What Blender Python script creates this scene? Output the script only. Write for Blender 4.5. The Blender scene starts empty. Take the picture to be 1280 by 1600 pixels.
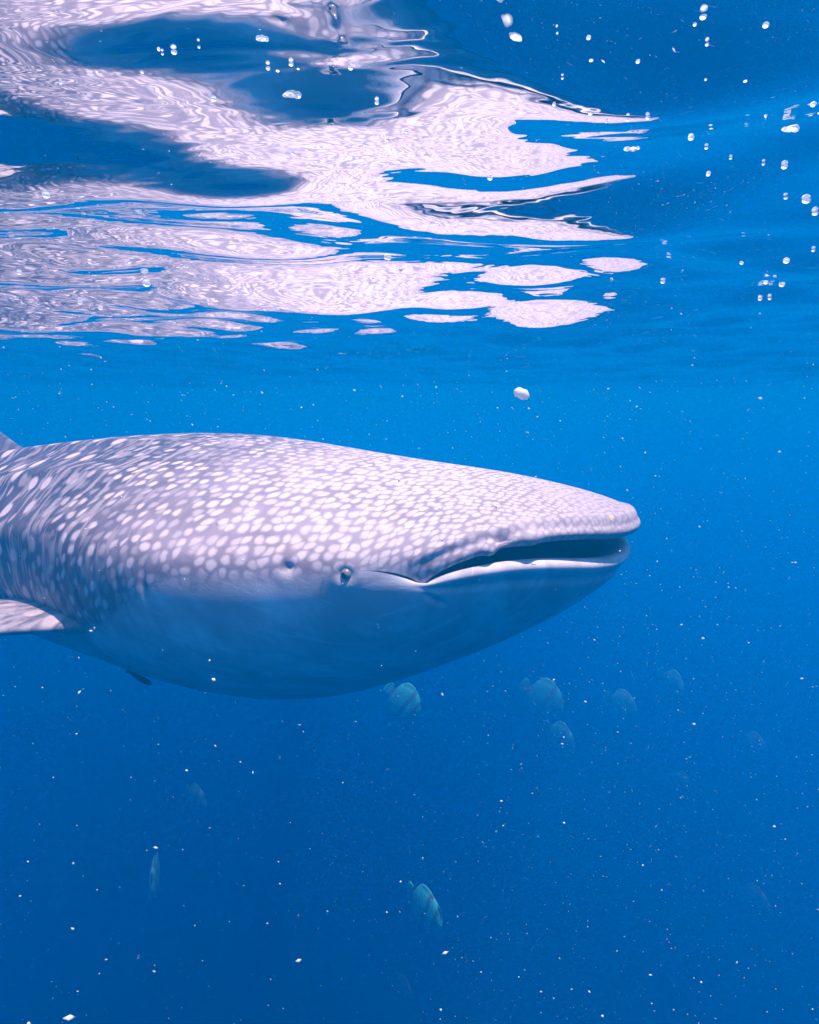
import bpy, bmesh, math, random
import numpy as np
from mathutils import Vector, Matrix

# ------------------------------------------------------------------ camera, sky, sun, exposure
SC = bpy.context.scene
C = SC.collection
H = 0.1847                    # the lens hangs this far under the mean sea level (z = 0)
FPX, PITCH = 1005.0, math.radians(9.0)     # focal length in photo pixels (1280 wide), tilt downwards
cam_d = bpy.data.cameras.new('camera')
cam_d.sensor_fit = 'HORIZONTAL'; cam_d.sensor_width = 36.0
cam_d.lens = 36.0 * FPX / 1280.0
cam_d.clip_start = 0.01; cam_d.clip_end = 600.0
cam = bpy.data.objects.new('camera', cam_d); C.objects.link(cam)
cam.location = (0, 0, -H); cam.rotation_euler = (math.radians(90) - PITCH, 0, 0)
SC.camera = cam

SUN_EL, SUN_AZ = math.radians(75), math.radians(132)    # azimuth clockwise from +Y (the view direction)
world = bpy.data.worlds.new('World'); SC.world = world; world.use_nodes = True
wn = world.node_tree.nodes; wl = world.node_tree.links
sky = wn.new('ShaderNodeTexSky'); sky.sky_type = 'NISHITA'; sky.sun_disc = False
sky.sun_elevation = SUN_EL; sky.sun_rotation = SUN_AZ
wn['Background'].inputs['Strength'].default_value = 0.10
wl.new(sky.outputs['Color'], wn['Background'].inputs['Color'])

sun_d = bpy.data.lights.new('sun', 'SUN'); sun_d.energy = 5.0; sun_d.angle = math.radians(0.5)
sun_d.color = (1.0, 0.95, 0.90)
sun = bpy.data.objects.new('sun', sun_d); C.objects.link(sun)
sdir = Vector((math.sin(SUN_AZ) * math.cos(SUN_EL), math.cos(SUN_AZ) * math.cos(SUN_EL), math.sin(SUN_EL)))
sun.rotation_euler = sdir.to_track_quat('Z', 'Y').to_euler(); sun.location = (0, 0, 20)

SC.view_settings.view_transform = 'Standard'; SC.view_settings.look = 'None'
SC.view_settings.gamma = 1.0; SC.view_settings.use_curve_mapping = False
SC.view_settings.exposure = 1.2
SC.cycles.use_denoising = True
SC.cycles.denoiser = 'OPENIMAGEDENOISE'
SC.cycles.max_bounces = 6; SC.cycles.diffuse_bounces = 2; SC.cycles.glossy_bounces = 4
SC.cycles.volume_bounces = 2; SC.cycles.transparent_max_bounces = 12
SC.cycles.caustics_reflective = True
SC.cycles.sample_clamp_indirect = 6.0

# ------------------------------------------------------------------ helpers
def project_back(px, py, depth=None, z=None):
    """world point seen at photo pixel (px, py), at a depth along the view or on a level plane"""
    c, s = math.cos(PITCH), math.sin(PITCH)
    x, u = (px - 640) / FPX, (800 - py) / FPX
    d = Vector((x, c + u * s, -s + u * c))
    k = depth if depth is not None else (z + H) / d.z
    return Vector((0, 0, -H)) + d * k

def tag(o, label=None, cat=None, group=None, kind=None):
    if label: o['label'] = label
    if cat: o['category'] = cat
    if group: o['group'] = group
    if kind: o['kind'] = kind
    return o

def mesh_obj(name, verts, faces, mat=None, parent=None, smooth=True):
    me = bpy.data.meshes.new(name)
    me.from_pydata([tuple(v) for v in verts], [], [tuple(f) for f in faces]); me.update()
    if smooth: me.polygons.foreach_set('use_smooth', [True] * len(me.polygons))
    if mat: me.materials.append(mat)
    o = bpy.data.objects.new(name, me); C.objects.link(o)
    if parent: o.parent = parent
    return o

def new_mat(name):
    m = bpy.data.materials.new(name); m.use_nodes = True
    m.node_tree.nodes.clear()
    return m

class NT:
    """small node-building helper"""
    def __init__(s, m): s.t = m.node_tree; s.n = s.t.nodes; s.l = s.t.links
    def add(s, typ, props=None, **inp):
        nd = s.n.new(typ)
        for k, v in (props or {}).items(): setattr(nd, k, v)
        for k, v in inp.items():
            s.put(nd, k.replace('_', ' ') if k.replace('_', ' ') in nd.inputs else k, v)
        return nd
    def put(s, nd, key, v):
        i = nd.inputs[key]
        if hasattr(v, 'is_output'): s.l.new(v, i)
        else: i.default_value = v
    def math(s, op, a, b=0.0, c=0.0):
        nd = s.n.new('ShaderNodeMath'); nd.operation = op
        for i, v in enumerate((a, b, c)): s.put(nd, i, v)
        return nd.outputs[0]
    def step(s, x, lo, hi, olo=0.0, ohi=1.0):
        nd = s.n.new('ShaderNodeMapRange'); nd.interpolation_type = 'SMOOTHSTEP'
        for k, v in ((0, x), (1, lo), (2, hi), (3, olo), (4, ohi)): s.put(nd, k, v)
        return nd.outputs[0]
    def mix(s, f, a, b, typ='FLOAT'):
        nd = s.n.new('ShaderNodeMix'); nd.data_type = typ
        i = {'FLOAT': (2, 3, 0), 'RGBA': (6, 7, 2)}[typ]
        s.put(nd, 0, f); s.put(nd, i[0], a); s.put(nd, i[1], b)
        return nd.outputs[i[2]]
    def vec(s, x, y, z=0.0):
        nd = s.n.new('ShaderNodeCombineXYZ')
        for i, v in enumerate((x, y, z)): s.put(nd, i, v)
        return nd.outputs[0]

# ------------------------------------------------------------------ water surface, seen from below
WAVES = [  # (amplitude, wave vector x, wave vector y, phase)
#WAVES_BEGIN
    (0.00065, -21.190, 43.135, 1.537),
    (0.00402, 7.431, 21.439, 0.624),
    (-0.00010, -1.166, 33.014, 2.066),
    (0.00245, -8.260, 23.713, 7.904),
    (0.00174, 5.433, 12.475, 3.718),
    (0.00109, 2.050, 42.594, -0.400),
    (0.00128, 26.137, 20.542, 3.230),
    (0.00111, -28.194, 34.259, -0.173),
    (0.00315, -4.518, 11.527, 3.443),
    (0.00560, -3.098, 10.596, 4.491),
    (0.00049, 33.105, 64.299, 2.778),
    (0.00086, 9.709, 63.835, 0.430),
    (0.00949, 1.909, 5.998, 3.143),
    (0.00032, -54.219, 28.052, 4.715),
    (0.00085, 9.726, 11.826, 0.770),
    (0.00167, 3.074, 10.158, 3.597),
    (-0.00029, 52.305, 31.118, 5.630),
    (0.00065, 5.244, 29.302, 3.976),
    (0.00287, 0.109, 12.416, 0.944),
    (0.00016, 28.128, 21.455, 1.257),
    (0.00088, -5.519, 21.746, 3.042),
    (0.00040, 20.240, 25.702, 3.418),
    (0.00046, -8.534, 19.031, 1.777),
    (0.00161, 9.913, 6.682, 4.990),
    (0.00042, 20.040, 29.633, 1.674),
    (-0.00013, -4.626, 34.101, 4.582),
    (0.00038, -17.682, 61.914, 3.352),
    (0.00058, 19.010, 17.367, 0.926),
    (0.00106, 10.119, 3.395, 1.395),
    (0.00085, -3.687, 12.524, 3.652),
    (0.00048, -19.252, 37.779, 5.215),
    (0.00048, -9.104, 49.747, 4.671),
#WAVES_END
]
def wave_height(x, y):
    h = np.zeros_like(x)
    for a, kx, ky, p in WAVES:
        h = h + a * np.sin(kx * x + ky * y + p)
    return h

def axis(lo, hi, d, lim, g=1.09):
    v = list(np.arange(lo, hi, d))
    s = d
    while v[-1] < lim: s *= g; v.append(v[-1] + s)
    s = d; w = [lo]
    while w[-1] > -lim: s *= g; w.append(w[-1] - s)
    return np.array(w[:0:-1] + v)

def build_surface():
    xs = axis(-2.6, 2.4, 0.011, 70); ys = axis(0.05, 4.6, 0.009, 70)
    X, Y = np.meshgrid(xs, ys)
    # short waves cannot be drawn by the wide cells far away: fade them with the cell size
    Z = np.zeros_like(X)
    cell = np.maximum(np.gradient(xs)[None, :] + 0 * Y, np.gradient(ys)[:, None] + 0 * X)
    for a, kx, ky, p in WAVES:
        lam = 2 * math.pi / math.hypot(kx, ky)
        f = np.clip((lam / cell - 4) / 8, 0, 1)
        Z += f * a * np.sin(kx * X + ky * Y + p)
    nx, ny = len(xs), len(ys)
    V = np.stack([X, Y, Z], -1).reshape(-1, 3)
    i = np.arange(nx * ny).reshape(ny, nx)
    Fq = np.stack([i[:-1, :-1], i[:-1, 1:], i[1:, 1:], i[1:, :-1]], -1).reshape(-1, 4)
    me = bpy.data.meshes.new('water_surface')
    me.vertices.add(len(V)); me.vertices.foreach_set('co', V.ravel())
    me.loops.add(Fq.size); me.loops.foreach_set('vertex_index', Fq.ravel().astype(np.int32))
    me.polygons.add(len(Fq)); me.polygons.foreach_set('loop_start', np.arange(0, Fq.size, 4, dtype=np.int32))
    me.polygons.foreach_set('use_smooth', np.ones(len(Fq), bool))
    me.update(calc_edges=True)
    m = new_mat('sea_surface'); t = NT(m)
    tc = t.add('ShaderNodeTexCoord')
    mp = t.add('ShaderNodeMapping', Vector=tc.outputs['Object']); mp.inputs['Scale'].default_value = (0.55, 1.0, 1.0); mp.inputs['Rotation'].default_value = (0, 0, 0.2)
    rp = t.add('ShaderNodeTexNoise', Vector=mp.outputs[0], Scale=24.0, Detail=2.0, Roughness=0.55, Distortion=0.4)
    bp = t.add('ShaderNodeBump', Strength=1.0, Distance=0.0009, Height=rp.outputs[0])
    fr = t.add('ShaderNodeFresnel', IOR=1.33, Normal=bp.outputs[0])
    mx = t.add('ShaderNodeMixShader')
    t.put(mx, 0, fr.outputs[0])
    t.put(mx, 1, t.add('ShaderNodeBsdfTransparent').outputs[0])
    g = t.add('ShaderNodeBsdfAnisotropic', Roughness=0.0, Color=(1, 1, 1, 1), Normal=bp.outputs[0])
    t.put(mx, 2, g.outputs[0])
    t.l.new(mx.outputs[0], t.add('ShaderNodeOutputMaterial').inputs['Surface'])
    me.materials.append(m)
    o = bpy.data.objects.new('water_surface', me); C.objects.link(o)
    tag(o, 'rippled underside of the sea surface mirroring the shark', kind='structure')
build_surface()

# ------------------------------------------------------------------ the sea water itself
def build_haze():
    x, zt, zb = 80.0, 0.75, -70.0
    v = [(sx * x, sy * x, z) for z in (zb, zt) for sy in (-1, 1) for sx in (-1, 1)]
    f = [(0, 2, 3, 1), (4, 5, 7, 6), (0, 1, 5, 4), (2, 6, 7, 3), (0, 4, 6, 2), (1, 3, 7, 5)]
    m = new_mat('sea_water'); t = NT(m)
    pv = t.add('ShaderNodeVolumePrincipled')
    pv.inputs['Density'].default_value = 0.21
    pv.inputs['Density Attribute'].default_value = ''
    pv.inputs['Color Attribute'].default_value = ''
    pv.inputs['Temperature Attribute'].default_value = ''
    pv.inputs['Color'].default_value = (0.0, 0.48, 0.96, 1)
    pv.inputs['Absorption Color'].default_value = (0.15, 0.0, 0.0, 1)
    pv.inputs['Anisotropy'].default_value = 0.58
    t.l.new(pv.outputs[0], t.add('ShaderNodeOutputMaterial').inputs['Volume'])
    o = mesh_obj('haze', v, f, m, smooth=False)
    tag(o, 'clear blue sea water filling the whole view', kind='stuff')
build_haze()

# ------------------------------------------------------------------ whale shark
def spline(xk, yk, x):
    xk = np.asarray(xk, float); yk = np.asarray(yk, float); n = len(xk); h = np.diff(xk)
    A = np.zeros((n, n)); r = np.zeros(n); A[0, 0] = A[-1, -1] = 1
    for i in range(1, n - 1):
        A[i, i-1] = h[i-1]; A[i, i] = 2 * (h[i-1] + h[i]); A[i, i+1] = h[i]
        r[i] = 3 * ((yk[i+1] - yk[i]) / h[i] - (yk[i] - yk[i-1]) / h[i-1])
    c = np.linalg.solve(A, r)
    i = np.clip(np.searchsorted(xk, x) - 1, 0, n - 2); d = x - xk[i]
    b = (yk[i+1] - yk[i]) / h[i] - h[i] * (2 * c[i] + c[i+1]) / 3
    return yk[i] + b * d + c[i] * d * d + (c[i+1] - c[i]) / (3 * h[i]) * d ** 3

ST = [0.46, 0.80, 1.20, 1.70, 2.30, 3.00, 3.80, 4.60, 5.20]     # metres behind the snout
P = {'W': [0.4926, 0.624, 0.6741, 0.6189, 0.5226, 0.3989, 0.26, 0.15, 0.09],
     'T': [0.2159, 0.2827, 0.3378, 0.3665, 0.3716, 0.3371, 0.26, 0.16, 0.11],
     'B': [0.3082, 0.4365, 0.5015, 0.4889, 0.4178, 0.327, 0.22, 0.13, 0.09],
     'C': [0.0189, 0.0048, 0.0149, 0.0193, 0.0038, 0.0, 0.02, 0.05, 0.08],
     'theta': 0.5856, 'pitch': 0.07, 'roll': -0.0594, 'pos': [0.5454, 1.493, -0.3553], 'bend': -0.0488,
     'sc': 0.3387, 'wc': 0.42, 'zcor': -0.0368, 'n': 2.0, 'lipp': 1.3,
     'xl': -0.0194, 'zl': 0.0959, 'zp': 0.7866, 'zd': -0.05, 'snout_up': 0.050, 'snout_fwd': 0.05, 'k2': 0.2916,
     'xlow': -0.050, 'zlow': 0.040, 'zpl': 0.85, 'zdl': -0.05, 'jaw_dn': 0.0566, 'jaw_fwd': 0.030, 'k2l': 0.2111}
UP = np.array([0, 0, 1.0]); FX = np.array([1.0, 0, 0])

def smooth(x, lo, hi):
    t = np.clip((x - lo) / (hi - lo), 0, 1); return t * t * (3 - 2 * t)

def ring(s, a):
    w, t, b, c = (spline(ST, P[k], s) for k in 'WTBC')
    ca, sa = np.cos(a), np.sin(a)
    # the upper flanks are flatter than an ellipse and meet the belly in a blunt edge
    n = np.where(sa >= 0, 2.0 - 0.22 * smooth(sa, 0, .35) * np.interp(s, [.46, 1.3, 2.2], [1, 1, 0.2]), 2.0)
    y = -w * np.sign(ca) * np.abs(ca) ** (2 / n)
    z = c + np.where(sa >= 0, t, b) * np.sign(sa) * np.abs(sa) ** (2 / n)
    return np.stack([-s + 0 * y, y, z], -1)

def lip(a, upper):
    sa = np.abs(np.sin(a)); ca = np.cos(a)
    x = -P['sc'] + (P['sc'] + P['xl' if upper else 'xlow']) * sa ** P['lipp']
    y = -P['wc'] * np.sign(ca) * np.abs(ca) ** 0.9 * (1 if upper else (1 + 0.03 * sa))
    z = P['C'][0] + P['zcor'] + (P['zl' if upper else 'zlow'] - P['zcor']) * sa ** P['zp' if upper else 'zpl'] + P['zd' if upper else 'zdl'] * sa ** 5
    return np.stack([x, y, z], -1)

def outn(a):
    o = np.stack([np.abs(np.sin(a)) ** .8, -np.cos(a), 0 * a], -1)
    return o / np.linalg.norm(o, axis=-1, keepdims=True)

def bez(p0, p1, p2, p3, t):
    t = t[:, None, None]; u = 1 - t
    return u ** 3 * p0 + 3 * u * u * t * p1 + 3 * u * t * t * p2 + t ** 3 * p3

def head_sheet(a, t_in, t, upper):
    """rows: mouth lining, lip, then the skin back to the first body ring"""
    U = lip(a, upper); s0 = np.full_like(a, ST[0]); R = ring(s0, a); sa = np.abs(np.sin(a))[:, None]
    sg = 1 if upper else -1
    if upper: p1 = U + outn(a) * P['snout_fwd'] * sa ** 1.15 + UP * P['snout_up'] * sa ** 1.0
    else: p1 = U + outn(a) * P['jaw_fwd'] * sa - UP * P['jaw_dn'] * sa
    k = P['k2' if upper else 'k2l']
    fwd = (R - ring(s0 + .02, a)) / .02                 # direction in which the body rings run forward
    p2 = R + fwd * k * (.35 + .65 * sa)
    skin = bez(U, p1, p2, R, t)
    tang = (U - p1); ln = np.linalg.norm(tang, axis=-1, keepdims=True) + 1e-6
    q1 = U + tang / ln * 0.022 * sa ** .5
    q2 = U - outn(a) * 0.055 * sa ** .5 + UP * sg * 0.006 * sa
    deep = np.stack([0 * a - 0.62, -0.20 * np.cos(a), P['C'][0] + P['zcor'] + sg * (0.03 + .05 * np.abs(np.sin(a)))], -1)
    q3 = U * .55 + deep * .45 + UP * sg * (0.05 * sa)
    lipin = bez(U, q1, q2, q3, t_in)[::-1]
    tt = np.linspace(0, 1, 9)[1:]
    cav = (q3[None] * (1 - tt[:, None, None]) + deep[None] * tt[:, None, None])[::-1]
    return np.concatenate([cav, lipin[:-1], skin], 0), len(cav) + len(lipin) - 1

def to_world(v):
    v = np.array(v, float)
    q = np.clip(-v[..., 0] - 1.0, 0, None); v[..., 1] = v[..., 1] + P['bend'] * q * q
    cr, sr = math.cos(P['roll']), math.sin(P['roll'])
    v = np.stack([v[..., 0], v[..., 1] * cr - v[..., 2] * sr, v[..., 1] * sr + v[..., 2] * cr], -1)
    cp, sp = math.cos(P['pitch']), math.sin(P['pitch'])
    x = v[..., 0] * cp - v[..., 2] * sp; z = v[..., 0] * sp + v[..., 2] * cp; y = v[..., 1]
    c, s = math.cos(P['theta']), math.sin(P['theta'])
    return np.stack([x * c + y * s + P['pos'][0], -x * s + y * c + P['pos'][1], z + P['pos'][2] - H], -1)

def fin(le, te, thick, nrm, nu=26, nv=18, flare=0.03):
    """fin lofted between a leading and a trailing edge (each three Bezier points); returns verts, faces"""
    V = []; nrm = np.array(nrm, float); nrm /= np.linalg.norm(nrm)
    us = np.linspace(0, 1, nu) ** 1.3
    prof = [(v, th) for v, th in zip(np.linspace(0, 1, nv), [0] * nv)]
    vv = 0.5 - 0.5 * np.cos(np.linspace(0, math.pi, nv))
    th = 2.2 * np.sqrt(vv) * (1 - vv) ** 0.9
    def q(c, u): c = np.array(c, float); return (1-u)**2 * c[0] + 2*u*(1-u) * c[1] + u*u * c[2]
    for u in us:
        L, T = q(le, u), q(te, u)
        fl = flare * math.exp(-u / 0.07)
        ch = (T - L); cl = np.linalg.norm(ch) + 1e-9
        L = L - ch / cl * fl; T = T + ch / cl * fl
        tk = thick * (1 - u) ** 0.7 * th + fl * np.sqrt(np.clip(4 * vv * (1 - vv), 0, 1)) + 0.0015 * (vv > 0) * (vv < 1)
        up = [L + (T - L) * v + nrm * k for v, k in zip(vv, tk)]
        dn = [L + (T - L) * v - nrm * k for v, k in zip(vv, tk)][1:-1][::-1]
        V += up + dn
    m = 2 * nv - 2; Fc = []
    for i in range(nu - 1):
        for j in range(m):
            k = (j + 1) % m
            Fc.append((i*m + j, i*m + k, (i+1)*m + k, (i+1)*m + j))
    Fc.append(tuple(range((nu-1) * m, nu * m)))
    return np.array(V), Fc

def shark_skin():
    m = new_mat('whale_shark_skin'); t = NT(m)
    at = t.add('ShaderNodeAttribute', {'attribute_name': 'pat'})
    sp = t.add('ShaderNodeSeparateXYZ', Vector=at.outputs['Vector'])
    az = t.add('ShaderNodeAttribute', {'attribute_name': 'zone'})
    zn = t.add('ShaderNodeSeparateXYZ', Vector=az.outputs['Vector'])   # x spotted back, y mouth lining, z distance behind snout
    ac = t.add('ShaderNodeAttribute', {'attribute_name': 'flat'})
    fl = t.add('ShaderNodeSeparateXYZ', Vector=ac.outputs['Vector'])   # metric skin coordinates
    back, inner, s = zn.outputs[0], zn.outputs[1], zn.outputs[2]
    # gentle warp so that the cells do not look drawn with a ruler
    nz = t.add('ShaderNodeTexNoise', {'noise_dimensions': '2D'}, Vector=at.outputs['Vector'], Scale=0.55, Detail=2.0)
    wv = t.add('ShaderNodeVectorMath', {'operation': 'MULTIPLY_ADD'})
    t.put(wv, 0, nz.outputs['Color']); wv.inputs[1].default_value = (0.8, 0.8, 0); t.put(wv, 2, at.outputs['Vector'])
    ve = t.add('ShaderNodeTexVoronoi', {'voronoi_dimensions': '2D', 'feature': 'DISTANCE_TO_EDGE'}, Vector=wv.outputs[0], Scale=1.0, Randomness=0.58)
    vf = t.add('ShaderNodeTexVoronoi', {'voronoi_dimensions': '2D', 'feature': 'F1'}, Vector=wv.outputs[0], Scale=1.0, Randomness=0.58)
    cc = t.add('ShaderNodeSeparateColor', Color=vf.outputs['Color'])
    gill = t.step(s, 0.55, 1.25)
    lo = t.mix(gill, -0.03, 0.04); hi = t.mix(gill, 0.20, 0.24)
    cells = t.step(ve.outputs['Distance'], lo, hi)
    round_ = t.step(vf.outputs['Distance'], t.mix(gill, 0.60, 0.43), t.mix(gill, 0.22, 0.15))
    cells = t.math('MULTIPLY', t.mix(0.35, 1.0, cells), round_)
    dim = t.step(cc.outputs[0], 0.15, 0.75, t.mix(gill, 0.82, 0.25), 1.0)
    cells = t.math('MULTIPLY', cells, dim)
    # body: rows of large oval spots, fainter small ones, thin broken lines between
    vb = t.vec(t.math('MULTIPLY', fl.outputs[0], 8.0), t.math('MULTIPLY', fl.outputs[1], 7.6))
    nb = t.add('ShaderNodeTexNoise', {'noise_dimensions': '2D'}, Vector=vb, Scale=0.5, Detail=2.0)
    wb = t.add('ShaderNodeVectorMath', {'operation': 'MULTIPLY_ADD'})
    t.put(wb, 0, nb.outputs['Color']); wb.inputs[1].default_value = (0.5, 0.4, 0); t.put(wb, 2, vb)
    b1 = t.add('ShaderNodeTexVoronoi', {'voronoi_dimensions': '2D', 'feature': 'F1'}, Vector=wb.outputs[0], Scale=1.0, Randomness=0.45)
    big = t.step(b1.outputs['Distance'], 0.24, 0.13)
    vb2 = t.vec(t.math('MULTIPLY', fl.outputs[0], 19.0), t.math('MULTIPLY', fl.outputs[1], 11.0))
    b2 = t.add('ShaderNodeTexVoronoi', {'voronoi_dimensions': '2D', 'feature': 'F1'}, Vector=vb2, Scale=1.0, Randomness=0.9)
    c2 = t.add('ShaderNodeSeparateColor', Color=b2.outputs['Color'])
    small = t.math('MULTIPLY', t.step(b2.outputs['Distance'], 0.26, 0.12), t.step(c2.outputs[0], 0.35, 0.9, 0.0, 0.6))
    n3 = t.add('ShaderNodeTexNoise', {'noise_dimensions': '2D'}, Vector=t.vec(fl.outputs[0], fl.outputs[1]), Scale=4.0, Detail=2.0)
    ph = t.math('ADD', t.math('MULTIPLY', fl.outputs[0], 8.2 * 2 * math.pi), t.math('MULTIPLY', n3.outputs[0], 9.0))
    line = t.step(t.math('SINE', ph), 0.93, 0.995)
    n4 = t.add('ShaderNodeTexNoise', {'noise_dimensions': '2D'}, Vector=t.vec(fl.outputs[0], fl.outputs[1], 0), Scale=11.0, Detail=1.0)
    line = t.math('MULTIPLY', line, t.step(n4.outputs[0], 0.42, 0.62, 0.0, 0.55))
    body = t.math('MAXIMUM', t.math('MAXIMUM', big, small), line)
    rear = t.step(s, 1.25, 1.75)
    pat = t.mix(rear, cells, body)
    # faint pale dashes between the spots
    sk = t.add('ShaderNodeTexNoise', {'noise_dimensions': '2D'}, Vector=t.vec(t.math('MULTIPLY', t.math('ADD', fl.outputs[0], t.math('MULTIPLY', n3.outputs[0], 0.12)), 34.0), t.math('MULTIPLY', fl.outputs[1], 8.0)), Scale=1.0, Detail=1.0)
    dash = t.math('MULTIPLY', t.step(sk.outputs[0], 0.52, 0.66, 0.0, 0.42), t.step(s, 0.75, 1.3))
    pat = t.math('MAXIMUM', pat, dash)
    fade = t.add('ShaderNodeTexNoise', {'noise_dimensions': '2D'}, Vector=t.vec(fl.outputs[0], fl.outputs[1]), Scale=26.0, Detail=4.0, Roughness=0.65)
    back = t.step(t.math('ADD', back, t.math('MULTIPLY', t.math('SUBTRACT', fade.outputs[0], 0.5), 0.7)), 0.12, 0.88)
    pat = t.math('MULTIPLY', pat, back)
    # colours
    blot = t.add('ShaderNodeTexNoise', {'noise_dimensions': '2D'}, Vector=t.vec(fl.outputs[0], fl.outputs[1]), Scale=7.0, Detail=5.0, Roughness=0.6)
    snout = t.step(s, 0.45, -0.1)
    dark = t.mix(snout, (0.21, 0.172, 0.205, 1), (0.235, 0.20, 0.23, 1), 'RGBA')
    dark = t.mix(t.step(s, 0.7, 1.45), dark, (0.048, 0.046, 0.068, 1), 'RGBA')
    dark = t.mix(t.step(blot.outputs[0], 0.35, 0.7, 0.0, t.mix(t.step(s, 0.8, 1.5), 0.35, 0.10)), dark, (0.42, 0.35, 0.40, 1), 'RGBA')
    belly = t.mix(t.step(blot.outputs[0], 0.3, 0.75), (0.38, 0.35, 0.38, 1), (0.60, 0.56, 0.58, 1), 'RGBA')
    belly = t.mix(t.step(fade.outputs[0], 0.5, 0.75, 0.0, 0.5), belly, (0.34, 0.32, 0.36, 1), 'RGBA')
    sw = t.add('ShaderNodeTexNoise', {'noise_dimensions': '2D'}, Vector=t.vec(t.math('MULTIPLY', fl.outputs[0], 4.0), t.math('MULTIPLY', fl.outputs[1], 60.0)), Scale=1.0, Detail=2.0)
    belly = t.mix(t.step(sw.outputs[0], 0.64, 0.70, 0.0, 0.35), belly, (0.70, 0.66, 0.68, 1), 'RGBA')
    base = t.mix(back, belly, dark, 'RGBA')
    light = t.mix(snout, (0.52, 0.457, 0.472, 1), (0.35, 0.312, 0.332, 1), 'RGBA')
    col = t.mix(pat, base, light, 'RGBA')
    am = t.add('ShaderNodeAttribute', {'attribute_name': 'fleck'})
    col = t.mix(am.outputs['Fac'], col, (0.75, 0.50, 0.06, 1), 'RGBA')
    col = t.mix(inner, col, (0.05, 0.045, 0.055, 1), 'RGBA')
    fn = t.add('ShaderNodeTexNoise', Vector=t.vec(fl.outputs[0], fl.outputs[1]), Scale=160.0, Detail=3.0)
    bp = t.add('ShaderNodeBump', Strength=0.12, Distance=0.004, Height=fn.outputs[0])
    pr = t.add('ShaderNodeBsdfPrincipled', Base_Color=col, Roughness=0.6)
    pr.inputs['Specular IOR Level'].default_value = 0.15
    t.l.new(bp.outputs[0], pr.inputs['Normal'])
    t.l.new(pr.outputs[0], t.add('ShaderNodeOutputMaterial').inputs['Surface'])
    return m

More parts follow.
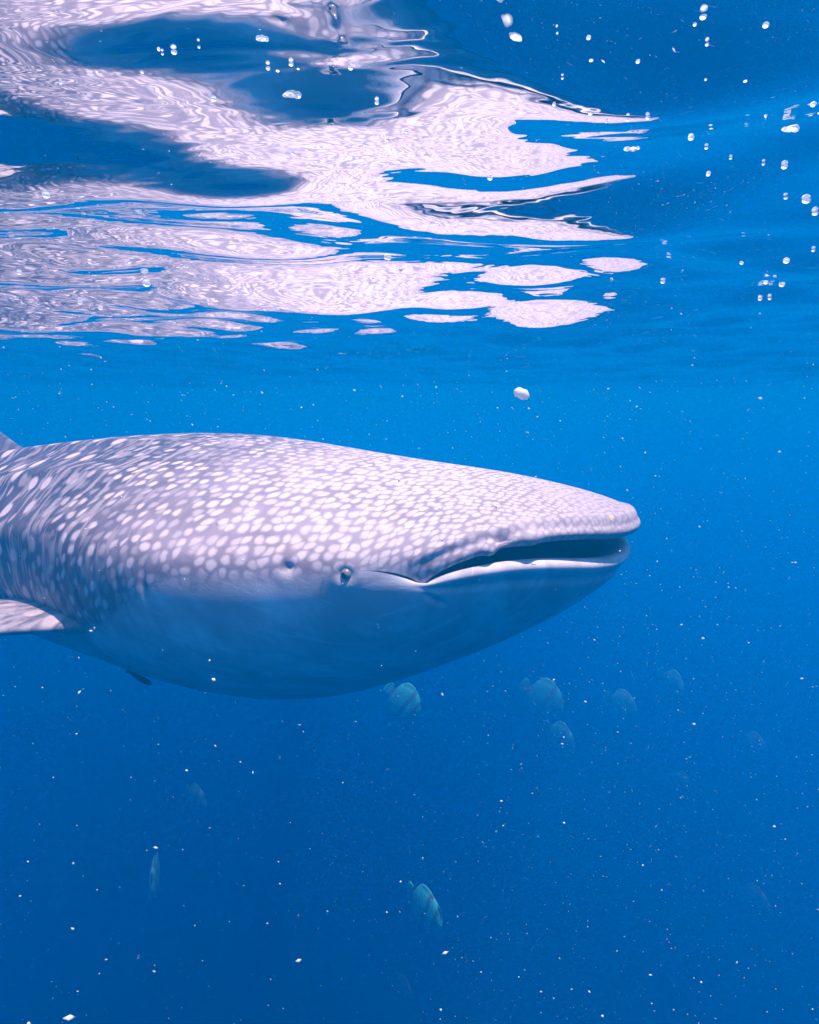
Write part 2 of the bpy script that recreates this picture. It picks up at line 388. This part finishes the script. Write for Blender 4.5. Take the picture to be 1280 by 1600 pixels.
NU, NL = 250, 170
au = np.linspace(0, math.pi, NU + 1); al = np.linspace(math.pi, 2 * math.pi, NL + 1)
def build_shark():
    t_in = np.linspace(0, 1, 14); t = np.linspace(0, 1, 100) ** 1.25
    hu, nin = head_sheet(au, t_in, t, True); hl, _ = head_sheet(al, t_in, t, False)
    s_rows = np.concatenate([np.arange(ST[0], 1.9, 0.008)[1:], np.arange(1.9, ST[-1], 0.028), [ST[-1]]])
    acol = np.concatenate([au, al[1:-1]])
    SS, AA = np.meshgrid(s_rows, acol, indexing='ij')
    body = ring(SS, AA)
    nh = hu.shape[0]; nc = len(acol)
    # head rows use both sheets; the corner columns of the lower sheet coincide with those of the upper one
    V = []; 
    up_idx = np.arange(nh * (NU + 1)).reshape(nh, NU + 1)
    lo_idx = up_idx.size + np.arange(nh * (NL + 1)).reshape(nh, NL + 1)
    b_idx = up_idx.size + lo_idx.size + np.arange(len(s_rows) * nc).reshape(len(s_rows), nc)
    V = np.concatenate([hu.reshape(-1, 3), hl.reshape(-1, 3), body.reshape(-1, 3)])
    def quads(i): return np.stack([i[:-1, :-1], i[:-1, 1:], i[1:, 1:], i[1:, :-1]], -1).reshape(-1, 4)
    Fq = [quads(up_idx), quads(lo_idx)]
    join = np.concatenate([up_idx[-1], lo_idx[-1][1:-1]])[None]
    bi = np.concatenate([join, b_idx]); bi = np.concatenate([bi, bi[:, :1]], 1)
    Fq.append(quads(bi))
    # attributes: flat skin coordinates, back mask, mouth mask, distance behind the snout
    def arcs(sheet):                       # arc length forward of the first ring
        d = np.linalg.norm(np.diff(sheet, axis=0), axis=-1)
        c = np.cumsum(d[::-1], 0)[::-1]
        return np.concatenate([c, np.zeros((1, sheet.shape[1]))])
    def around(s, a):                      # arc length from the dorsal midline
        aa = np.linspace(-math.pi / 2, 1.5 * math.pi, 721)
        r = ring(np.full_like(aa, s), aa); L = np.concatenate([[0], np.cumsum(np.linalg.norm(np.diff(r, axis=0), axis=-1))])
        a2 = np.where(a > 1.5 * math.pi, a - 2 * math.pi, a)
        return np.interp(a2, aa, L) - np.interp(math.pi / 2, aa, L)
    vh_u, vh_l = around(ST[0], au), around(ST[0], al)
    Su, Sl = ST[0] - arcs(hu), ST[0] - arcs(hl)
    ks = np.array([-0.4, 0.0, 0.3, 0.6, 1.0, 1.5, 2.2, 6]); kc = np.array([.012, .0145, .0205, .0275, .036, .049, .06, .06])
    fs = np.linspace(-1.2, 6, 2000); cs = np.interp(fs, ks, kc); cu = np.concatenate([[0], np.cumsum(np.diff(fs) / cs[1:])])
    vb = np.stack([around(s, acol) for s in s_rows])
    Sall = np.concatenate([Su.ravel(), Sl.ravel(), SS.ravel()])
    Vall = np.concatenate([np.broadcast_to(vh_u, hu.shape[:2]).ravel(), np.broadcast_to(vh_l, hl.shape[:2]).ravel(), vb.ravel()])
    Aall = np.concatenate([np.broadcast_to(au, hu.shape[:2]).ravel(), np.broadcast_to(al, hl.shape[:2]).ravel(), AA.ravel()])
    row = np.concatenate([np.repeat(np.arange(nh), NU + 1), np.repeat(np.arange(nh), NL + 1), np.full(SS.size, nh)])
    cell = np.interp(Sall, ks, kc)
    pat = np.stack([np.interp(Sall, fs, cu), Vall / cell, 0 * cell], -1)
    # near the belly the angle runs from -pi/2 (keel) over 0 (side) to pi/2 (back), mirrored on the far side
    aa = np.where(Aall > 1.5 * math.pi, Aall - 2 * math.pi, Aall); aa = np.where(aa > math.pi / 2, math.pi - aa, aa)
    edge = np.interp(Sall, [0.3, 0.5, 0.9, 1.2, 1.5, 2.5], [0.02, 0.03, 0.0, -0.30, -0.45, -0.45])
    back = smooth(aa, edge - 0.20, edge + 0.12)
    inner = smooth(-row.astype(float), -(nin - 4), -(nin - 11))
    lowhead = np.zeros(len(V), bool); lowhead[up_idx.size:up_idx.size + lo_idx.size] = True
    back[lowhead & (Sall < ST[0])] *= 0.25
    # fins
    fins = []
    def add_fin(*a, **k): fins.append(fin(*a, **k))
    def pec(sg):
        y = -sg
        add_fin([(-1.27, .50*y, -.19), (-1.50, .95*y, -.135), (-2.10, 1.35*y, -.22)],
                [(-1.80, .46*y, -.16), (-1.88, .75*y, -.13), (-2.15, 1.33*y, -.22)], 0.036, (0, 0, 1), flare=0.05)
    pec(1); pec(-1)
    add_fin([(-2.58, 0, .33), (-2.86, 0, .50), (-3.20, 0, .70)], [(-3.20, 0, .27), (-3.12, 0, .42), (-3.26, 0, .69)], 0.035, (0, 1, 0), flare=0.05)
    add_fin([(-3.95, 0, .24), (-4.10, 0, .36), (-4.22, 0, .42)], [(-4.22, 0, .21), (-4.2, 0, .28), (-4.27, 0, .41)], 0.018, (0, 1, 0))
    add_fin([(-4.0, 0, -.12), (-4.12, 0, -.24), (-4.25, 0, -.30)], [(-4.22, 0, -.08), (-4.2, 0, -.16), (-4.29, 0, -.29)], 0.016, (0, 1, 0))
    for y in (-1, 1):
        add_fin([(-3.3, .20*y, -.22), (-3.5, .36*y, -.34), (-3.65, .46*y, -.42)], [(-3.6, .18*y, -.2), (-3.6, .30*y, -.28), (-3.70, .46*y, -.41)], 0.016, (0, .5*y, 1))
    add_fin([(-4.95, 0, .14), (-5.5, 0, .55), (-6.0, 0, 1.05)], [(-5.3, 0, .02), (-5.45, 0, .30), (-6.05, 0, 1.0)], 0.03, (0, 1, 0))
    add_fin([(-4.98, 0, .04), (-5.22, 0, -.30), (-5.42, 0, -.52)], [(-5.3, 0, .10), (-5.28, 0, -.10), (-5.46, 0, -.50)], 0.025, (0, 1, 0))
    faces = [tuple(f) for q in Fq for f in q]
    faces.append(tuple(b_idx[-1][::-1]))
    verts = [V]; pats = [pat]; zones = [np.stack([back, inner, Sall], -1)]; flats = [np.stack([Sall, Vall, 0 * Vall], -1)]
    off = len(V)
    for fv, ff in fins:
        verts.append(fv); faces += [tuple(i + off for i in f) for f in ff]; off += len(fv)
        flat = np.stack([-fv[:, 0], np.abs(fv[:, 1]) * 1.0 + fv[:, 2], 0 * fv[:, 0]], -1)
        flats.append(flat); pats.append(flat / 0.06)
        ups = np.where(np.abs(fv[:, 1]) > .3, 0.65, 0.8)
        zones.append(np.stack([ups, 0 * ups, np.full(len(fv), 1.6)], -1))
    V = np.concatenate(verts); pats = np.concatenate(pats); zones = np.concatenate(zones); flats = np.concatenate(flats)
    me = bpy.data.meshes.new('whale_shark')
    me.from_pydata(V.tolist(), [], faces); me.update()
    # small forms of the head pressed into the skin
    nv = len(me.vertices); N = np.empty(nv * 3); me.vertices.foreach_get('normal', N); N = N.reshape(-1, 3)
    if np.mean((N[b_idx[50]] * (V[b_idx[50]] - [-1, 0, 0]))[:, 1:].sum(1)) < 0: N = -N; me.flip_normals()
    D = np.zeros(nv)
    A3 = np.zeros(nv); A3[:len(aa)] = aa; S3 = np.full(nv, 9.0); S3[:len(aa)] = Sall; V3 = np.full(nv, 9.0); V3[:len(aa)] = np.abs(Vall)
    mid = np.zeros(nv, bool); mid[up_idx.size + lo_idx.size:len(aa)] = True
    for y in (1, -1):
        def near(c): return np.linalg.norm(V - np.array([c[0], c[1] * y, c[2]]), axis=1)
        for key, c in FEAT.items():
            d = near(c)
            if key == 'eye': D += 0.010 * np.exp(-(d / .034) ** 2) - 0.015 * np.exp(-(d / .016) ** 2)
            else: D += -0.013 * np.exp(-(d / .014) ** 2) + 0.003 * np.exp(-(d / .03) ** 2)
        # nostril with its flap, at the rim of the upper lip
        iu = int(round(0.62 / math.pi * NU))
        D += -0.016 * np.exp(-(near(hu[nin + 22, iu]) / .017) ** 2) + 0.009 * np.exp(-(near(hu[nin + 4, iu - 7]) / .015) ** 2)
        D += 0.010 * np.exp(-(near(hu[nin + 16, iu + 12]) / .02) ** 2)
        # crease curling down behind the corner of the mouth
        pts = np.array([(-.352, -.412, -.012), (-.345, -.414, -.022), (-.337, -.417, -.030), (-.329, -.421, -.037), (-.323, -.417, -.043), (-.317, -.410, -.049), (-.309, -.402, -.053)])
        dd = np.min([near(q) for q in pts], axis=0)
        D -= 0.007 * np.exp(-(dd / .0075) ** 2)
    # lower lip: a rounded bead over a shallow groove; upper lip: soft rim
    nU = up_idx.size; nLo = lo_idx.size
    arc_l = (arcs(hl)[nin][None] - arcs(hl)).ravel(); arc_u = (arcs(hu)[nin][None] - arcs(hu)).ravel()
    wl_ = np.broadcast_to(smooth(np.abs(np.sin(al)), 0.12, 0.4), hl.shape[:2]).ravel(); wu_ = np.broadcast_to(smooth(np.abs(np.sin(au)), 0.05, 0.3), hu.shape[:2]).ravel()
    D[nU:nU + nLo] += wl_ * (0.007 * np.exp(-((arc_l - .010) / .014) ** 2) - 0.005 * np.exp(-((arc_l - .045) / .014) ** 2))
    D[:nU] += wu_ * (0.006 * np.exp(-((arc_u - .055) / .016) ** 2) - 0.004 * np.exp(-((arc_u - .03) / .012) ** 2))
    # long ridges along the flank, gill slits above the pectoral fins
    for v0, h0 in ((0.26, .016), (0.50, .020), (0.72, .016)):
        D += mid * h0 * smooth(S3, 1.0, 1.9) * np.exp(-((V3 - v0) / .045) ** 2)
    for k in range(5):
        sl = 0.98 + 0.095 * k - 0.10 * (A3 + 0.05) ** 2
        D -= mid * 0.005 * np.exp(-((S3 - sl) / .009) ** 2) * smooth(A3, -0.42, -0.30) * smooth(-A3, -0.42 + .04 * k, -0.30 + .04 * k)
    V = V + N * D[:, None]
    me.vertices.foreach_set('co', to_world(V).ravel())
    for nm, arr in (('pat', pats), ('zone', zones), ('flat', flats)):
        at = me.attributes.new(nm, 'FLOAT_VECTOR', 'POINT'); at.data.foreach_set('vector', np.ascontiguousarray(arr, dtype=np.float32).ravel())
    fk = np.linalg.norm(V - np.array([-0.0304, -0.1032, 0.1158]), axis=1)
    at = me.attributes.new('fleck', 'FLOAT', 'POINT'); at.data.foreach_set('value', np.exp(-(fk / .008) ** 4).astype(np.float32))
    me.polygons.foreach_set('use_smooth', [True] * len(me.polygons))
    me.materials.append(shark_skin()); me.update()
    bm = bmesh.new(); bm.from_mesh(me); bmesh.ops.remove_doubles(bm, verts=bm.verts, dist=0.0006); bm.to_mesh(me); bm.free()
    # origin below the middle of the body
    o = bpy.data.objects.new('whale_shark', me); C.objects.link(o)
    base = Vector(to_world(np.array([-1.2, 0, -.5])))
    me.transform(Matrix.Translation(-base)); o.location = base
    tag(o, 'white-spotted whale shark with its wide mouth ajar, just under the surface', 'whale shark')
    return o, base

def side_point(s, a, lift=0.0):
    return ring(np.array([s]), np.array([a]))[0] + np.array([0, -lift, 0])
FEAT = {'eye': side_point(0.485, -0.018), 'spiracle': side_point(0.606, 0.058)}
shark, shark_base = build_shark()

def build_eyes():
    m = new_mat('eye_dark'); t = NT(m)
    tc = t.add('ShaderNodeTexCoord'); th = P['theta']
    dp = t.add('ShaderNodeVectorMath', {'operation': 'DOT_PRODUCT'}); t.put(dp, 0, tc.outputs['Object'])
    dp.inputs[1].default_value = (-math.sin(th) * .985 / .014, -math.cos(th) * .985 / .014, -0.17 / .014)
    fc = t.math('ABSOLUTE', dp.outputs['Value'])
    nz = t.add('ShaderNodeTexNoise', Vector=tc.outputs['Object'], Scale=400.0)
    iris = t.mix(nz.outputs[0], (0.10, 0.09, 0.11, 1), (0.22, 0.20, 0.22, 1), 'RGBA')
    pr = t.add('ShaderNodeBsdfPrincipled', Base_Color=t.mix(t.step(fc, 0.74, 0.80), iris, (0.008, 0.008, 0.012, 1), 'RGBA'), Roughness=0.2)
    t.l.new(pr.outputs[0], t.add('ShaderNodeOutputMaterial').inputs['Surface'])
    for y in (1, -1):
        c = FEAT['eye'].copy(); c[1] *= y; c[1] += 0.004 * y
        bm = bmesh.new(); bmesh.ops.create_uvsphere(bm, u_segments=24, v_segments=16, radius=0.013)
        me = bpy.data.meshes.new('eye'); bm.to_mesh(me); bm.free(); me.materials.append(m)
        me.polygons.foreach_set('use_smooth', [True] * len(me.polygons))
        e = bpy.data.objects.new('eye', me); C.objects.link(e); e.parent = shark
        e.location = Vector(to_world(c)) - shark_base
build_eyes()

# ------------------------------------------------------------------ fish below
def closed_curve(pts, n):
    p = np.array(pts, float); m = len(p); out = []
    for i in range(m):
        a, b, c, d = p[i-1], p[i], p[(i+1) % m], p[(i+2) % m]
        for t in np.linspace(0, 1, n, endpoint=False):
            out.append(.5 * (2*b + (c-a)*t + (2*a-5*b+4*c-d)*t*t + (3*b-a-3*c+d)*t**3))
    return np.array(out)

def batfish_mesh():
    # outline of a deep, disc-shaped fish: mouth to the right, swept dorsal and anal fins, fan tail
    o = closed_curve([(.50, -.02), (.46, .10), (.34, .28), (.16, .42), (-.04, .50), (-.20, .49), (-.29, .41), (-.34, .29), (-.38, .17), (-.42, .09),
                      (-.58, .18), (-.61, .0), (-.58, -.18), (-.42, -.08), (-.38, -.17), (-.34, -.29), (-.29, -.42), (-.20, -.50), (-.04, -.51), (.16, -.42), (.34, -.28), (.46, -.12)], 4)
    rs = [0.0, .12, .25, .4, .55, .68, .78, .86, .93, 1.0]
    V = []; F = []; n = len(o)
    for sd in (1, -1):
        for r in rs:
            for q in o:
                x, z = q * r
                e = (x / .46) ** 2 + (z / .43) ** 2
                th = 0.105 * math.sqrt(max(0, 1 - e)) * (1 - .25 * max(0, -x)) + (0.012 if r < 1 else 0.0)
                V.append((x, sd * th, z))
        b = 0 if sd == 1 else n * len(rs)
        for i in range(len(rs) - 1):
            for j in range(n):
                k = (j + 1) % n; f = (b+i*n+j, b+i*n+k, b+(i+1)*n+k, b+(i+1)*n+j)
                F.append(f if sd == 1 else f[::-1])
    bm = bmesh.new(); vs = [bm.verts.new(v) for v in V]
    for f in F: bm.faces.new([vs[i] for i in f])
    bmesh.ops.remove_doubles(bm, verts=bm.verts, dist=0.0005)
    bmesh.ops.dissolve_degenerate(bm, edges=bm.edges, dist=0.0002)
    bmesh.ops.recalc_face_normals(bm, faces=bm.faces)
    me = bpy.data.meshes.new('batfish'); bm.to_mesh(me); bm.free()
    me.polygons.foreach_set('use_smooth', [True] * len(me.polygons))
    m = new_mat('batfish_scales'); t = NT(m)
    tc = t.add('ShaderNodeTexCoord'); sp = t.add('ShaderNodeSeparateXYZ', Vector=tc.outputs['Object'])
    nz = t.add('ShaderNodeTexNoise', Vector=tc.outputs['Object'], Scale=6.0, Detail=3.0)
    xx = t.math('ADD', sp.outputs[0], t.math('MULTIPLY', nz.outputs[0], 0.08))
    bars = 0.0
    for c0, w0 in ((0.34, .05), (0.10, .07), (-0.36, .07)):
        bars = t.math('MAXIMUM', t.step(t.math('ABSOLUTE', t.math('SUBTRACT', xx, c0)), w0, w0 * .5), bars)
    ex = t.math('SUBTRACT', sp.outputs[0], .36); ez = t.math('SUBTRACT', sp.outputs[2], .05)
    eye = t.step(t.math('ADD', t.math('MULTIPLY', ex, ex), t.math('MULTIPLY', ez, ez)), .0018, .0010)
    col = t.mix(nz.outputs[0], (0.02, 0.52, 0.34, 1), (0.05, 0.72, 0.48, 1), 'RGBA')
    col = t.mix(t.math('MAXIMUM', t.math('MULTIPLY', bars, .7), eye), col, (0.05, 0.06, 0.05, 1), 'RGBA')
    pr = t.add('ShaderNodeBsdfPrincipled', Base_Color=col, Roughness=0.45)
    t.l.new(pr.outputs[0], t.add('ShaderNodeOutputMaterial').inputs['Surface'])
    me.materials.append(m)
    return me

FISH = [  # pixel x, y, height in pixels, depth, roll (image plane, degrees), yaw (degrees), label
    (632, 1097, 62, 5.8, -38, 20, 'pale batfish with a bright tail, right under the shark belly'),
    (850, 1093, 68, 7.6, -30, 25, 'faint batfish swimming just above another, left of the middle group'),
    (876, 1154, 54, 8.0, -25, 45, 'faint batfish tucked below and touching its neighbour below the jaw'),
    (972, 1101, 48, 8.2, -20, 30, 'faint rounded batfish between the overlapping pair and the slim one'),
    (1050, 1072, 52, 8.4, -35, 62, 'slim greenish batfish highest on the right below the shark snout'),
    (1178, 1165, 42, 9.6, -15, 40, 'barely visible batfish nearest the right edge, above mid depth'),
    (666, 1420, 74, 4.3, -18, 48, 'clear pale batfish with dark diagonal bars low in the middle'),
    (308, 1248, 48, 8.6, -15, 35, 'dim speckled batfish below the shark belly on the left'),
    (242, 1368, 58, 6.6, -12, 78, 'narrow dark batfish seen edge on in the lower left'),
    (1180, 1410, 56, 8.8, -10, 55, 'dim batfish deep in the lower right corner'),
    (632, 1545, 44, 9.0, -20, 50, 'dim batfish lowest of all, near the bottom edge'),
    (1064, 1222, 34, 10.5, -25, 40, 'tiny ghostly batfish below the slim greenish one'),
]
fish_me = batfish_mesh(); fish0 = None
for px, py, hp, dep, roll, yaw, lab in FISH:
    if fish0 is None: fish0 = o = bpy.data.objects.new('batfish', fish_me)
    else: o = fish0.copy()
    C.objects.link(o)
    dep *= 1.25; sc = hp * dep / FPX / 0.98
    o.location = project_back(px, py, depth=dep); o.scale = (sc,) * 3
    o.rotation_euler = (Matrix.Rotation(math.radians(-yaw), 3, 'Z') @ Matrix.Rotation(math.radians(-roll), 3, 'Y')).to_euler()
    tag(o, lab, 'fish', 'batfish in the blue below the shark')

def build_remora():
    V = []; F = []; n = 12
    st = [(-.5, .015, .11), (-.44, .02, .09), (-.36, .03, .035), (-.2, .055, .06), (0, .08, .085), (.2, .09, .09), (.36, .08, .07), (.46, .05, .045), (.5, .01, .01)]
    for x, w, h in st:
        for j in range(n):
            a = 2 * math.pi * j / n; V.append((x, w * math.cos(a), h * math.sin(a)))
    for i in range(len(st) - 1):
        for j in range(n):
            k = (j + 1) % n; F.append((i*n+j, i*n+k, (i+1)*n+k, (i+1)*n+j))
    F += [tuple(range(n))[::-1], tuple(range((len(st)-1)*n, len(st)*n))]
    m = new_mat('remora_skin'); t = NT(m)
    nz = t.add('ShaderNodeTexNoise', Scale=9.0)
    pr = t.add('ShaderNodeBsdfPrincipled', Base_Color=t.mix(nz.outputs[0], (0.006, 0.006, 0.009, 1), (0.015, 0.015, 0.02, 1), 'RGBA'), Roughness=0.5)
    t.l.new(pr.outputs[0], t.add('ShaderNodeOutputMaterial').inputs['Surface'])
    o = mesh_obj('remora', V, F, m)
    p0, p1 = project_back(197, 1047, depth=1.95), project_back(237, 1070, depth=1.93)
    o.location = (p0 + p1) / 2; o.scale = ((p1 - p0).length,) * 3
    o.rotation_euler = (p1 - p0).to_track_quat('X', 'Z').to_euler()
    tag(o, 'small dark slender remora clinging to the shark belly', 'fish')
build_remora()

# ------------------------------------------------------------------ air bubbles under the surface
def bubble_mat():
    m = new_mat('bubble_skin'); t = NT(m)
    d = t.add('ShaderNodeBsdfDiffuse', Color=(0.92, 0.92, 0.94, 1)); tr = t.add('ShaderNodeBsdfTranslucent', Color=(0.92, 0.92, 0.94, 1))
    m1 = t.add('ShaderNodeMixShader', Fac=0.6); t.put(m1, 1, d.outputs[0]); t.put(m1, 2, tr.outputs[0])
    lw = t.add('ShaderNodeLayerWeight', Blend=0.35)
    m2 = t.add('ShaderNodeMixShader'); t.put(m2, 0, t.step(lw.outputs['Facing'], 0.6, 1.0, 0.0, 0.3))
    tp = t.add('ShaderNodeBsdfTransparent')
    t.put(m2, 1, m1.outputs[0]); t.put(m2, 2, tp.outputs[0])
    g = t.add('ShaderNodeBsdfAnisotropic', Roughness=0.08)
    m3 = t.add('ShaderNodeMixShader', Fac=0.07); t.put(m3, 1, m2.outputs[0]); t.put(m3, 2, g.outputs[0])
    t.l.new(m3.outputs[0], t.add('ShaderNodeOutputMaterial').inputs['Surface'])
    return m
BUB = bubble_mat()
def surface_hit(px, py, f=0.993):
    o = Vector((0, 0, -H)); d = (project_back(px, py, depth=1.0) - o)
    t = 0.12 / max(d.z, 1e-3)
    while t < 12:
        p = o + d * t
        if p.z >= wave_height(np.array([p.x]), np.array([p.y]))[0]: break
        t += 0.004
    return o + d * (t * f), t
def ball(bm, c, r, sub, cut=None):
    q = bmesh.ops.create_icosphere(bm, subdivisions=sub, radius=1.0)['verts']
    if cut is not None:
        top = [v for v in q if v.co.z > cut]; q = [v for v in q if v.co.z <= cut]
        bmesh.ops.delete(bm, geom=top, context='VERTS')
    for v in q: v.co = Vector((v.co.x * r[0] + c[0], v.co.y * r[1] + c[1], v.co.z * r[2] + c[2]))
RAFTS = [(327, 18, 38, 4, 'twin-lobed white air pocket at the top edge of the view'), (410, 60, 25, 3, 'white air bubble patch below and right of the twin-lobed pocket'),
         (455, 146, 38, 4, 'wide bubbly white patch under the upper pale reflection'), (988, 230, 32, 4, 'white bubble patch on the long pale reflected finger'),
         (1235, 200, 38, 3, 'largest white bubble cluster near the right edge'), (868, 303, 18, 2, 'small white bubble patch alone between two dark-edged reflections'),
         (770, 77, 20, 2, 'small white bubble pair above the reflected snout'), (1030, 106, 16, 2, 'bright bubble pair left of the scattered bubbles at upper right')]
rnd = random.Random(5)
for px, py, w, n, lab in RAFTS:
    p, t = surface_hit(px, py, 1.0); u = 0.82 * w * t / FPX
    bm = bmesh.new()
    ball(bm, (0, 0, 0), (u * .40, u * .28, u * .15), 4, 0.3)
    for k in range(n):
        f = -.5 + k / max(1, n - 1); q = rnd.uniform(.8, 1.15)
        ball(bm, (u * f * .58, u * rnd.uniform(-.08, .08), -u * rnd.uniform(.0, .03)), (u * .20 * q, u * .17 * q, u * .17 * q), 4, 0.3)
    me = bpy.data.meshes.new('air_bubble'); bm.to_mesh(me); bm.free(); me.materials.append(BUB)
    me.polygons.foreach_set('use_smooth', [True] * len(me.polygons))
    o = bpy.data.objects.new('air_bubble', me); C.objects.link(o); o.location = p
    tag(o, lab, 'bubble')
SMALL = [(1099, 26, 9), (1086, 38, 6), (1197, 39, 9), (1105, 69, 6), (920, 59, 6), (871, 51, 4), (924, 92, 9), (997, 96, 6), (1165, 125, 7), (879, 122, 4),
         (1103, 124, 4), (1012, 183, 7), (981, 187, 5), (948, 190, 4), (923, 177, 6), (1080, 215, 9), (1104, 231, 5), (1226, 260, 9), (1107, 272, 7), (1193, 256, 5),
         (1260, 313, 11), (1228, 309, 5), (1274, 333, 8), (806, 159, 8), (866, 163, 6), (605, 218, 8), (570, 226, 5), (635, 206, 5), (766, 278, 8), (606, 402, 11),
         (1036, 440, 7), (1197, 441, 7), (1222, 445, 7), (1188, 467, 6), (1203, 466, 6), (1229, 408, 8), (1271, 391, 5), (1159, 411, 5), (1142, 247, 4), (1271, 163, 8),
         (222, 112, 6), (272, 81, 8), (248, 77, 5), (254, 84, 4), (311, 73, 5), (419, 106, 7), (434, 109, 7), (455, 100, 7), (466, 106, 6), (548, 106, 7), (589, 160, 7),
         (334, 155, 7), (250, 151, 6), (95, 129, 5), (458, 239, 7), (446, 247, 6), (571, 226, 6), (606, 219, 7), (72, 305, 10), (30, 426, 7), (229, 443, 11), (157, 481, 7), (125, 472, 8), (140, 409, 6)]
bm = bmesh.new(); ball(bm, (0, 0, 0), (1, 1, .85), 3, 0.3); sm = bpy.data.meshes.new('air_bubble'); bm.to_mesh(sm); bm.free()
sm.materials.append(BUB); sm.polygons.foreach_set('use_smooth', [True] * len(sm.polygons))
b0 = None
for px, py, w in SMALL:
    p, t = surface_hit(px, py); r = 0.5 * w * t / FPX
    if b0 is None: b0 = o = bpy.data.objects.new('air_bubble', sm)
    else: o = b0.copy()
    C.objects.link(o); o.location = p; o.scale = (r * rnd.uniform(.85, 1.2), r * rnd.uniform(.85, 1.2), r)
    if px > 1000 and py >= 350: lab = 'tiny silvery bubble low on the right, where the surface runs away'
    elif px > 1140: lab = 'tiny silvery bubble in the upper right scatter, near the right edge'
    elif px > 845: lab = 'tiny silvery bubble right of the reflected snout, near the top'
    elif px < 520 and py < 200: lab = 'tiny silvery bubble near the top left, around the white air pockets'
    elif px > 420: lab = 'tiny silvery bubble over the pale reflection in the upper middle'
    else: lab = 'tiny silvery bubble low on the left, over the spotted reflection'
    tag(o, lab, 'bubble', 'small air bubbles under the surface')

# ------------------------------------------------------------------ drifting specks
def snow_mat():
    m = new_mat('plankton_white'); t = NT(m)
    oi = t.add('ShaderNodeTexNoise', Scale=3.0)
    d = t.add('ShaderNodeBsdfDiffuse', Color=t.mix(oi.outputs[0], (0.75, 0.76, 0.78, 1), (0.9, 0.88, 0.86, 1), 'RGBA'))
    tr = t.add('ShaderNodeBsdfTranslucent', Color=(0.8, 0.8, 0.8, 1))
    mx = t.add('ShaderNodeMixShader', Fac=0.5); t.put(mx, 1, d.outputs[0]); t.put(mx, 2, tr.outputs[0])
    t.l.new(mx.outputs[0], t.add('ShaderNodeOutputMaterial').inputs['Surface'])
    return m
SNOW = snow_mat()
def build_snow():
    g = np.random.default_rng(11); n = 24000
    c = np.stack([g.uniform(-3.2, 3.2, n), g.uniform(-0.6, 4.5, n), g.uniform(-3.4, -0.03, n)], -1)
    c = c[np.linalg.norm(c - np.array([0, 0, -H]), axis=1) > 0.35]; n = len(c)
    r = np.exp(g.normal(math.log(0.00075), 0.55, n)); r = np.minimum(r, 0.0022)
    ax = g.normal(size=(n, 3)) * .45 + np.array([1.0, 0.2, -0.25]); ax /= np.linalg.norm(ax, axis=1)[:, None]
    q = np.cross(ax, [0, 0, 1.0]); q /= np.linalg.norm(q, axis=1)[:, None]; w = np.cross(ax, q)
    el = g.uniform(1.0, 2.4, n)
    V = np.stack([c + ax * (r * el)[:, None], c - ax * (r * el)[:, None], c + q * r[:, None], c - q * r[:, None], c + w * r[:, None], c - w * r[:, None]], 1).reshape(-1, 3)
    f = np.array([(0, 2, 4), (2, 1, 4), (1, 3, 4), (3, 0, 4), (2, 0, 5), (1, 2, 5), (3, 1, 5), (0, 3, 5)])
    Fc = (np.arange(n)[:, None, None] * 6 + f[None]).reshape(-1, 3)
    o = mesh_obj('drifting_plankton', V, Fc, SNOW)
    tag(o, 'fine white plankton and grit drifting through the water', kind='stuff')
build_snow()
def build_blob():
    bm = bmesh.new(); ball(bm, (0, 0, 0), (1.15, 1, .8), 3)
    for v in bm.verts: v.co *= 1 + 0.10 * math.sin(5 * v.co.x + 2) * math.cos(4 * v.co.z)
    me = bpy.data.meshes.new('jelly_plankton'); bm.to_mesh(me); bm.free(); me.materials.append(SNOW)
    me.polygons.foreach_set('use_smooth', [True] * len(me.polygons))
    o = bpy.data.objects.new('jelly_plankton', me); C.objects.link(o)
    o.location = project_back(815, 615, depth=0.55); o.scale = (0.0058,) * 3; o.rotation_euler = (0, .4, 0)
    tag(o, 'pale oval blob drifting between the shark head and its reflection', 'plankton')
build_blob()
